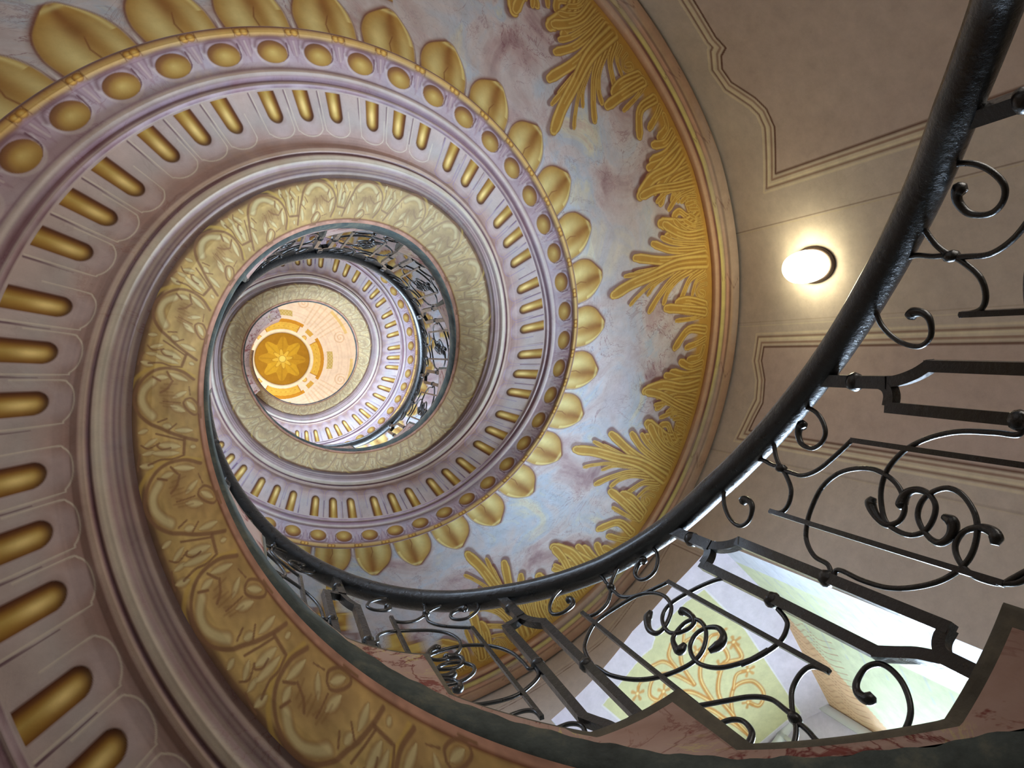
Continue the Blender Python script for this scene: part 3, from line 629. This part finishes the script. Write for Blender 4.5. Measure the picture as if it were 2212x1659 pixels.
# fine painted area
A=np.linspace(-1.0,W0,640);Z=np.linspace(2.6,7.6,560);cw=paint_wall(A,Z)
WL.append((np.stack([(WR(A)[:,None]*np.cos(A)[:,None]+0*Z[None]),(WR(A)[:,None]*np.sin(A)[:,None]+0*Z[None]),0*A[:,None]+Z[None]],-1),cw))
A=np.linspace(W0,1.8,500);Zu=np.linspace(0,1,240)
lo=np.where(A<=W1,zlint(A),6.682);Zg=lo[:,None]+(8.4-lo)[:,None]*Zu[None]
Zr=np.linspace(6.2,8.4,400);cw2=paint_wall(A,Zr);J=np.clip(np.searchsorted(Zr,Zg),0,399);cw2=cw2[np.arange(500)[:,None],J]
WL.append((np.stack([WR(A)[:,None]*np.cos(A)[:,None]+0*Zg,WR(A)[:,None]*np.sin(A)[:,None]+0*Zg,Zg],-1),cw2))
addw(-1.0,W0,ZB,2.6);addw(-1.0,W0,7.6,ZT);addw(W0,W1,ZB,2.1)
addw(W1,1.8,ZB,6.682)
a_list=[(2.1,3.55),(4.25,2*math.pi-1.0)]
for a,b in a_list: addw(a,b,ZB,ZT)
zz=[ZB,6.0,8.6,6.0+TURN,8.6+TURN,ZT]
for z0_,z1_ in ((zz[0],zz[1]),(zz[2],zz[3]),(zz[4],zz[5])): addw(3.55,4.25,z0_,z1_)
h1=2.1+TURN;h2=6.5+TURN;h3=2.1+2*TURN;h4=6.5+2*TURN
addw(W0,1.4,8.4,ZT);addw(1.4,1.8,8.4,h1);addw(1.8,2.1,ZB,h1);addw(1.4,2.1,h2,h3);addw(1.4,2.1,h4,ZT)
MAT_WALL=painted('beige_fresco_plaster',[(.3,(176,158,146)),(.5,(192,176,164)),(.7,(204,190,174))],(150,120,96),1.0,.85)
link('wall_outer',patches('wall_outer',WL),MAT_WALL,None,None,None,None,'structure')
# ---- window niche
def flatcol(P,rgb,a=1):
    c=np.zeros(P.shape[:2]+(4,),np.float32);c[...,:3]=lin(rgb);c[...,3]=a;return c
dirv=np.array([math.cos(.76),math.sin(.76)])
o0=WR(W0)*np.array([math.cos(W0),math.sin(W0)]);o1=WR(W1)*np.array([math.cos(W1),math.sin(W1)])
pl=[o0,o0+dirv*1.25,o0+dirv*1.25+np.array([.83,1.25])*0+dirv*1.55+np.array([-math.sin(.76),math.cos(.76)])*.42]
pr=[o1,o1+dirv*1.25,o1+dirv*2.8-np.array([-math.sin(.76),math.cos(.76)])*.42]
def lerp(a,b,t): return a+(b-a)*t
nA,nK=260,300
ks=np.linspace(0,2.8,nK)
def edgept(P,k): 
    return np.where((k<1.25)[:,None],P[0]+(P[1]-P[0])*np.minimum(k,1.25)[:,None]/1.25,P[1]+(P[2]-P[1])*(np.maximum(k,1.25)-1.25)[:,None]/1.55)
EL,ER=edgept(pl,ks),edgept(pr,ks)
fr=np.linspace(0,1,nA)
azs=W0+(W1-W0)*fr
zc=np.interp(azs,[W0,.614,.762,W1],[6.29,6.602,6.749,6.682])
P=EL[None]*(1-fr[:,None,None])+ER[None]*fr[:,None,None]
# first row follows the curved wall
arc=np.stack([WR(azs)*np.cos(azs),WR(azs)*np.sin(azs)],-1);bl=np.clip(1-ks/.5,0,1)[None,:,None]
P=P*(1-bl)+(P+(arc-(o0+(o1-o0)*fr[:,None]))[:,None])*bl
Pc=np.concatenate([P,np.broadcast_to(zc[:,None,None],P.shape[:2]+(1,))],-1)
def paint_vault():
    c=Canvas(fr*2.55,ks,1.0)   # width 2.55 units across
    c.c[...,:3]=lin((226,214,226));c.c[...,3]=1
    GR=(222,216,170)
    def poly(P,rgb,a=1):
        P=np.array(P,float);I,J=c.box(P[:,0].min(),P[:,0].max(),P[:,1].min(),P[:,1].max());X=c.T[I][:,None];Y=c.U[J][None];ins=np.zeros((X.shape[0],Y.shape[1]),bool)
        for (x1,y1),(x2,y2) in zip(P,np.roll(P,-1,0)): ins^=((y1>Y)!=(y2>Y))&(X<(x2-x1)*(Y-y1)/((y2-y1) if y2!=y1 else 1e-9)+x1)
        c.put(I,J,ins*a,lin(rgb))
    panel=[(.42,.42),(1.15,.36),(1.18,.48),(1.28,.55),(1.42,.50),(2.1,.42),(2.1,2.7),(.42,2.7)]
    poly(panel,GR);c.stroke(panel+[panel[0]],.010,(240,232,236),1);
    for s_ in (1,-1):
        def q(L): return [(1.26+s_*x,y) for x,y in L]
        OR=(214,150,78)
        for L,w in (([(0,2.5),(.05,2.1),(.30,1.8),(.55,1.9),(.58,2.15),(.42,2.25),(.33,2.1)],.035),([(.05,2.1),(.12,1.7),(.40,1.45),(.62,1.55),(.66,1.3)],.035),([(0,1.75),(.10,1.35),(.32,1.15),(.52,1.22),(.50,1.42),(.36,1.42)],.032),([(0,1.35),(.08,1.0),(.25,.82),(.42,.90),(.40,1.05),(.29,1.04)],.028),([(.0,1.0),(.04,.8),(.16,.70)],.026),([(.30,1.8),(.45,1.68),(.60,1.75)],.028),([(.32,1.15),(.5,1.02),(.62,1.08)],.026),([(.25,.82),(.38,.70),(.5,.75)],.02)):
            S_=smooth(q(L),6);c.stroke(S_,w*1.25,(186,108,52),.55,.5);c.stroke(S_,w,OR,.9,.5);c.stroke(S_+[.008*s_,.0],w*.4,(248,226,160),.9,.8)
        for x,y in ((.33,2.1),(.36,1.42),(.29,1.04),(.66,1.3),(.5,.75),(.62,1.08),(.6,1.75)):
            for a in range(5):
                an=a*1.256;c.stroke([(1.26+s_*(x+.02*math.cos(an)),y+.02*math.sin(an)),(1.26+s_*(x+.075*math.cos(an)),y+.075*math.sin(an))],[.018,.030],OR,.8,.6)
            c.stroke([(1.26+s_*x,y),(1.261+s_*x,y)],.024,(250,232,170),1,.6)
    return c.c
niche=[(Pc,paint_vault())]
def jamb(EP,flip,orange):
    zt=6.29 if orange else 6.682;zs=np.linspace(2.1,zt,160);Pj=np.concatenate([np.broadcast_to(EP[:,None],(nK,160,2)),np.broadcast_to(zs[None,:,None],(nK,160,1))],-1)
    c=Canvas(ks,zs,1.0);c.c[...,:3]=lin((222,224,236));c.c[...,3]=1
    I,J=c.box(.38,3.9,2.3,zt-.0)
    c.put(I,J,np.ones((I.stop-I.start,J.stop-J.start)),lin((220,224,190)))
    K=c.T[:,None];Zv=c.U[None];m=np.clip((K-1.25)/1.55,0,1);tri=((zt-Zv)<m*1.1)&(K>1.25)
    c.put(slice(None),slice(None),tri*1.0,lin((228,190,152)))
    for i in range(16):
        k0=1.35+.09*i;c.stroke(smooth([(k0,zt-.05),(k0+.10,zt-.18),(k0+.02,zt-.32),(k0+.16,zt-.46),(k0+.1,zt-.7)],4),.008,(186,128,104),.6)
    for i in range(14):
        z=zt-.4-.25*i;c.stroke([(.1,z+.1),(.8,z),(1.6,z+.05)],.012,(190,196,214),.45)
    return (Pj,c.c)
niche.append(jamb(EL,False,True));niche.append(jamb(ER,True,False))
sill=Pc.copy();sill[...,2]=2.1;niche.append((sill[::8,::10],flatcol(sill[::8,::10],(200,190,180))))
lt=np.linspace(0,1,6);Pl=np.stack([np.stack([np.append(EL[-1]*(1-f)+ER[-1]*f,z) for z in (5.5,6.1,6.75)]) for f in lt]);niche.append((Pl,flatcol(Pl,(226,216,228))))
MAT_NICHE=painted('painted_window_reveal',[(.3,(210,206,200)),(.7,(226,220,214))],(190,160,150),1,.8)
win=link('window_1',patches('window_1',niche,smooth=False),MAT_NICHE,None,None,None,None,'structure')
# window frame with glazing bars at the outer end of the niche
def box_bm(V,F,c,ax,ay,az,h):
    o=len(V);c=np.array(c,float)
    for i in (-1,1):
        for j in (-1,1):
            for k in (-1,1): V.append(tuple((c+np.array(ax)*i*h[0]+np.array(ay)*j*h[1]+np.array(az)*k*h[2])*S))
    for f in ((0,1,3,2),(4,6,7,5),(0,4,5,1),(2,3,7,6),(0,2,6,4),(1,5,7,3)): F.append(tuple(o+q for q in f))
V,F=[],[];mid=(EL[-1]+ER[-1])/2;half=np.linalg.norm(ER[-1]-EL[-1])/2;tx=np.array([-math.sin(.76),math.cos(.76),0]);dx=np.array([*dirv,0]);zz3=np.array([0,0,1.])
for s_ in (-1,-.33,.33,1): box_bm(V,F,(*(mid+tx[:2]*s_*(half-.05)),4.4),tx,dx,zz3,(.05 if abs(s_)==1 else .025,.05,2.3))
for z in (2.15,3.2,4.3,5.4,6.6): box_bm(V,F,(*mid,z),tx,dx,zz3,(half,.05,.05 if z in(2.15,6.6) else .025))
mw,_,b_=newmat('white_window_paint',.4,.5);b_.inputs['Base Color'].default_value=(.8,.8,.78,1)
link('window_frame',rawmesh('window_frame',V,F,None,False),mw,win)
# ---------------------------------------------------------------- floor and fresco ceiling
q=np.linspace(0,2*math.pi,97);rr_=np.linspace(0,1,12)
P=np.stack([WR(q)[:,None]*rr_[None]*np.cos(q)[:,None],WR(q)[:,None]*rr_[None]*np.sin(q)[:,None],np.full((97,12),ZB)],-1)
link('floor',patches('floor',[(P,None)]),MAT_STEP,None,None,None,None,'structure')
CC=np.array([-.175,-.006])
def paint_dome(X,Y):
    """X,Y relative to the centre of the painted oculus"""
    r=np.hypot(X,Y);a=np.arctan2(Y,X);c=np.zeros(X.shape+(3,))
    def rgb(v): return lin(v)
    def blend(m,col):
        nonlocal c;m=np.clip(m,0,1)[...,None];c=c*(1-m)+np.asarray(col)*m
    c[:]=rgb((244,216,184))
    for k in range(30): # soft architectural rings towards the right
        rr=1.05+.085*k;blend(.30*np.exp(-((r-rr)/.012)**2)*(k%3!=1),rgb((222,182,140)))
    # gold cartouches with darker outer rim
    an=np.mod(a+math.pi/4,math.pi/2)-math.pi/4
    seg=(np.abs(an)<.50)&(r>.80)&(r<1.04);blend(seg*1.,rgb((232,184,72)))
    seg2=(np.abs(an)<.56)&(r>=.99)&(r<1.08);blend(seg2*1.,rgb((206,140,36)))
    tex=np.sin(a*46+9*np.sin(r*30))*np.sin(r*58);blend(seg*np.clip(tex,0,1)*.55,rgb((196,128,30)))
    blend(seg*np.exp(-((np.abs(an)-.49)/.015)**2),rgb((186,120,40)))
    for k in range(4):
        t=math.pi/4+k*math.pi/2;d=np.hypot(X-.80*math.cos(t),Y-.80*math.sin(t));blend((d<.06)*1.,rgb((236,190,96)));blend(np.exp(-((d-.058)/.010)**2),rgb((200,140,66)))
        for s_ in (-1,1):
            dd=np.abs(np.mod(a-t+math.pi,2*math.pi)-math.pi);blend((dd<.10)*(r>.93)*(r<1.05)*1.,rgb((214,164,70)))
    # outer architecture: pilasters, volutes and olive reliefs
    for k in range(4):
        t=k*math.pi/2+.03;d=np.abs(np.mod(a-t+math.pi,2*math.pi)-math.pi);m=(d*r<.24)&(r>1.17)&(r<1.32);blend(m*(.8+.2*np.sin(X*80)*np.sin(Y*70)),rgb((196,166,72)))
        t2=k*math.pi/2+math.pi/4
        for j in range(-3,4):
            tt=t2+j*.085;d=np.abs(np.mod(a-tt+math.pi,2*math.pi)-math.pi);blend((d*r<.022)*(r>1.12)*(r<1.95)*.55,rgb((224,188,146)))
        for j in (-1,1):
            tt=t2+j*.42;cx_,cy_=1.62*math.cos(tt),1.62*math.sin(tt);d=np.hypot(X-cx_,Y-cy_);aa=np.arctan2(Y-cy_,X-cx_);blend((d<.17)*np.clip(np.sin(d*75-aa)*1.5,0,1)*.6,rgb((220,176,130)))
    blend((r>1.78)*(r<1.86)*(np.mod(a*4/math.pi,1)<.5)*.7,rgb((226,190,96)))
    # oculus
    blend((r<.78)*1.,rgb((248,228,188)));blend(np.exp(-((r-.72)/.02)**2)*.6,rgb((226,190,140)))
    ins=r<.70
    blend(ins*1.,rgb((172,118,22)))
    pk=np.mod(a+.35,math.pi/4)-math.pi/8;edge=.50+.10*np.cos(pk*8);blend((r<edge)*1.,rgb((208,156,34)))
    pk2=np.floor(np.mod(a+.35,2*math.pi)/(math.pi/4));blend((r<edge)*(pk2%2==0)*.6,rgb((184,130,26)))
    blend((r<edge)*np.exp(-(pk/.05)**2)*.35*(r>.1),rgb((150,100,20)))
    fl=.20+.07*np.cos(a*8+1);blend((r<fl)*.8,rgb((230,184,64)));blend(np.exp(-((r-fl)/.012)**2)*.7,rgb((150,96,20)));blend((r<.09)*1.,rgb((240,206,96)));blend(np.exp(-((r-.09)/.01)**2)*.7,rgb((160,104,24)))
    blend(np.exp(-((r-.70)/.015)**2)*.7,rgb((120,76,20)))
    return np.concatenate([c,np.ones(X.shape+(1,))],-1)
ZC=19.25
xs=np.linspace(-1.6,2.6,640);ys=np.linspace(-2.2,2.2,640)
X,Y=np.meshgrid(xs,ys,indexing='ij')
rad=np.hypot(X-CC[0],Y-CC[1])
Pd=np.stack([X,Y,ZC+.0*rad],-1)
LC=[(Pd,paint_dome(X-CC[0],Y-CC[1]))]
# remaining ring of the ceiling out to the wall
def qd(x0,x1,y0,y1):
    x=np.linspace(x0,x1,12);y=np.linspace(y0,y1,12);X,Y=np.meshgrid(x,y,indexing='ij');P=np.stack([X,Y,np.full(X.shape,ZC)],-1);LC.append((P,flatcol(P,(240,214,176))))
qd(-4.6,-1.6,-4.6,4.6);qd(2.6,4.6,-4.6,4.6);qd(-1.6,2.6,-4.6,-2.2);qd(-1.6,2.6,2.2,4.6)
link('ceiling',patches('ceiling',LC),painted('gilded_ceiling_fresco',[(.3,(240,214,176)),(.7,(244,216,184))],(200,150,90),1,.9),None,None,None,None,'structure')
# ---------------------------------------------------------------- wall lamp
LA,LZ=-.226,5.27
def lathe(prof,cen,axis,n=40):
    ax=np.array(axis,float);ax/=np.linalg.norm(ax);u=np.cross(ax,[0,0,1.]);u/=np.linalg.norm(u);v_=np.cross(ax,u)
    A=np.linspace(0,2*math.pi,n+1);P=np.zeros((len(prof),n+1,3))
    for i,(r,h) in enumerate(prof): P[i]=np.array(cen)+ax*h+r*(np.cos(A)[:,None]*u*.80+np.sin(A)[:,None]*v_*1.22)
    return P
rw=float(WR(LA));cen=np.array([rw*math.cos(LA),rw*math.sin(LA),LZ]);axl=-np.array([math.cos(LA),math.sin(LA),0])
lampo=empty('wall_lamp',tuple(cen*S),'oval glowing white wall lamp with dark metal ring on the beige wall','lamp')
li=Matrix.Translation(-Vector(cen*S))
mb,_,b_=newmat('bronze_lamp_ring',.4,.5);b_.inputs['Base Color'].default_value=(.09,.06,.05,1);b_.inputs['Metallic'].default_value=.6
o=link('mounting_ring',patches('mounting_ring',[(lathe([(.0,.0),(.222,.0),(.222,.03),(.20,.04),(.0,.04)],cen,axl),None)]),mb,lampo,'dark metal ring');o.matrix_parent_inverse=li
ml=bpy.data.materials.new('opal_glass_lit');ml.use_nodes=True;t=ml.node_tree;t.nodes.clear();e=t.nodes.new('ShaderNodeEmission');e.inputs[0].default_value=(1,.94,.62,1);e.inputs[1].default_value=24
t.links.new(e.outputs[0],t.nodes.new('ShaderNodeOutputMaterial').inputs[0])
pf=[(.192,.04),(.20,.08),(.20,.13),(.185,.19),(.15,.23),(.10,.255),(.05,.262),(.0,.265)]
o=link('lamp_shade',patches('lamp_shade',[(lathe(pf,cen,axl),None)]),ml,lampo,'opal glass shade, lit white');o.matrix_parent_inverse=li
# ---------------------------------------------------------------- wrought iron railings
def RG(t): return np.interp(t,GT[:,0],GT[:,1])
def G3(a,y,tk,dr=0):
    th=tk+np.asarray(a,float);r=RG(th)+dr;z=Z0+PP*tk+np.asarray(y,float)
    return np.stack([r*np.cos(th),r*np.sin(th),z],-1)
def sweep(P,rad,n=8,square=False,V=None,F=None,cap=True):
    """tube along P (k,3) with radius per point; square bars keep one side facing the well"""
    P=np.asarray(P,float);k=len(P);rad=np.broadcast_to(np.asarray(rad,float),(k,))
    Tn=np.gradient(P,axis=0);Tn/=np.linalg.norm(Tn,axis=1)[:,None]+1e-12
    o=len(V)
    for i in range(k):
        er=np.array([P[i,0],P[i,1],0]);er/=np.linalg.norm(er)+1e-9
        n1=er-Tn[i]*(er@Tn[i]);l=np.linalg.norm(n1)
        n1=n1/l if l>1e-3 else np.array([0,0,1.]);n2=np.cross(Tn[i],n1)
        if square: cs=[(1,1),(-1,1),(-1,-1),(1,-1)]
        else: cs=[(math.cos(2*math.pi*j/n),math.sin(2*math.pi*j/n)) for j in range(n)]
        for c_,s_ in cs: V.append(tuple((P[i]+rad[i]*(c_*n1+s_*n2))*S))
    m=4 if square else n
    for i in range(k-1):
        for j in range(m):
            a=o+i*m+j;b=o+i*m+(j+1)%m;F.append((a,b,b+m,a+m))
    if cap:
        for q,e in ((o,0),(o+(k-1)*m,-1)):
            V.append(tuple(P[e]*S));ci=len(V)-1
            for j in range(0,m,1): F.append((q+j,q+(j+1)%m,ci,ci))
def bmesh_from(name,V,F,smooth=True):
    me=bpy.data.meshes.new(name);me.from_pydata(V,[],[tuple(dict.fromkeys(f)) for f in F])
    if smooth: me.polygons.foreach_set('use_smooth',np.ones(len(me.polygons),bool))
    me.update();return me
RA=(.300,1.445)
def rot180(L): return [(2*RA[0]-a,2*RA[1]-y) for a,y in L]
RB=.0085
def build_post(par,inv,tk,ybot):
    V,F=[],[]
    for L,q in (([(-.018,1.93),(-.020,1.74),(-.022,1.60)],.021),([(.006,.60),(.010,.50),(.012,ybot)],.021)):
        sweep(G3(*np.array(L).T,tk),q,square=True,V=V,F=F)
    up_=smooth([(-.022,1.62),(-.030,1.56),(-.050,1.50),(-.076,1.452)],4)
    sweep(G3(up_[:,0],up_[:,1],tk),.0175,square=True,V=V,F=F)
    sweep(G3([-.072,-.068,-.062],[1.47,1.1,.60],tk),.0175,square=True,V=V,F=F)
    lo=smooth([(-.022,1.64),(-.010,1.605),(.014,1.59),(.046,1.592)],4);sweep(G3(lo[:,0],lo[:,1],tk),.0175,square=True,V=V,F=F)
    sweep(G3([.050,.054,.062],[1.60,1.15,.76],tk),.0175,square=True,V=V,F=F)
    b1=smooth([(.066,.772),(.044,.71),(.024,.655),(.010,.585)],4);sweep(G3(b1[:,0],b1[:,1],tk),.0175,square=True,V=V,F=F)
    b2=smooth([(-.064,.61),(-.03,.615),(-.004,.60),(.010,.56)],4);sweep(G3(b2[:,0],b2[:,1],tk),.0175,square=True,V=V,F=F)
    o=link('baluster',bmesh_from('baluster',V,F,False),MAT_IRON,par);o.matrix_parent_inverse=inv
    for a,y,w in ((-.019,1.735,.030),(-.067,1.03,.027),(.055,1.20,.027),(.011,.47,.030)):
        V,F=[],[];yy=np.array([-.020,-.014,0,.014,.020]);sweep(G3([a]*5,y+yy,tk),[w*.7,w,w*1.12,w,w*.7],square=False,n=8,V=V,F=F)
        c_=link('collar',bmesh_from('collar',V,F),MAT_IRON,o)
def curve(par,name,L,tk,rad=RB,end=None,taper=False):
    P=smooth(L,7);k=len(P);r=np.full(k,rad);u=np.linspace(0,1,k)
    if end=='last': r=np.interp(u,[0,.78,.88,.96,1],[rad,rad,rad*1.5,rad*2.2,rad*1.2])
    if end=='first': r=np.interp(u,[0,.03,.10,.2,1],[rad*1.3,rad*2.3,rad*1.5,rad,rad])
    V,F=[],[];sweep(G3(P[:,0],P[:,1],tk),r,V=V,F=F);return link(name,bmesh_from(name,V,F),MAT_IRON,par)
def build_panel(par,inv,k,tk):
    V,F=[],[]
    A_=[(.159,1.727),(.160,1.45),(.160,1.163),(.160,.872)];B_=[(.438,2.015),(.440,1.8),(.441,1.5),(.441,1.163)]
    for L in (A_,B_): P=np.array(L);sweep(G3(P[:,0],P[:,1],tk),.0085,square=True,V=V,F=F)
    o=link('scroll_panel',bmesh_from('scroll_panel',V,F,False),MAT_IRON,par);o.matrix_parent_inverse=inv
    I=IR0
    curve(o,'scroll',I['scrR']+I['scrR2'][1:],tk,end='first');curve(o,'scroll',I['scrL']+I['scrL2'][1:],tk,end='first')
    curve(o,'scroll',rot180(I['scrR']+I['scrR2'][1:]),tk,end='first');curve(o,'scroll',rot180(I['scrL']+I['scrL2'][1:]),tk,end='first')
    if k==1: loops=[IR1['l1'],[(.574,1.66)]+IR1['l2'],[(.574,1.655)]+IR1['l3'],IR1['l4b'][::-1]+IR1['l4'][0:]]
    else: loops=[[(.574,1.668)]+I['loop1'],[(.055,1.195)]+I['loop2'],[(.574,1.662)]+I['loop3'],[(.066,1.20),(.078,1.13),(.12,1.09),(.19,1.06),(.28,1.065),(.36,1.09)]+I['loop4']]
    for L in loops: curve(o,'loop',L,tk,end='last')
    for a,y in ((.289,2.02),rot180([(.289,2.02)])[0]):
        V,F=[],[];dx=np.array([-.014,-.009,0,.009,.014]);sweep(G3(a+dx,[y]*5,tk),[.010,.02,.024,.02,.010],V=V,F=F);link('collar',bmesh_from('collar',V,F),MAT_IRON,o)
    for a,y in ((.10,2.00),(.40,2.30)):
        V,F=[],[];sweep(G3([a]*5,y+np.array([-.02,-.013,0,.013,.02]),tk),[.006,.016,.02,.016,.006],V=V,F=F);link('rivet',bmesh_from('rivet',V,F),MAT_IRON,o)
HG=lambda t: 1.932+0*t
def railing(k0,k1,t0,t1,label):
    base=G3(0,0,-.005+.643*k0);root=empty('iron_railing',tuple(base*S),label,'railing','wrought-iron railings of the stair');inv=Matrix.Translation(-Vector(base*S))
    th=np.arange(t0,t1,.02);r=RG(th);P=np.stack([r*np.cos(th),r*np.sin(th),Z0+PP*th+1.935],-1)
    V,F=[],[];sweep(P,.056,n=16,V=V,F=F);o=link('handrail',bmesh_from('handrail',V,F),MAT_IRON,root);o.matrix_parent_inverse=inv
    for k in range(k0,k1+1):
        tk=-.005+.643*k;build_post(root,inv,tk,float(Hs(tk))+.02)
        if k<k1 : build_panel(root,inv,k,tk)
railing(-2,4,-1.30,2.72,'black wrought-iron railing of the lower flight, sweeping across the right and bottom')
railing(5,11,2.74,8.2,'black wrought-iron railing of the flight above, small and curved inside the stair eye')
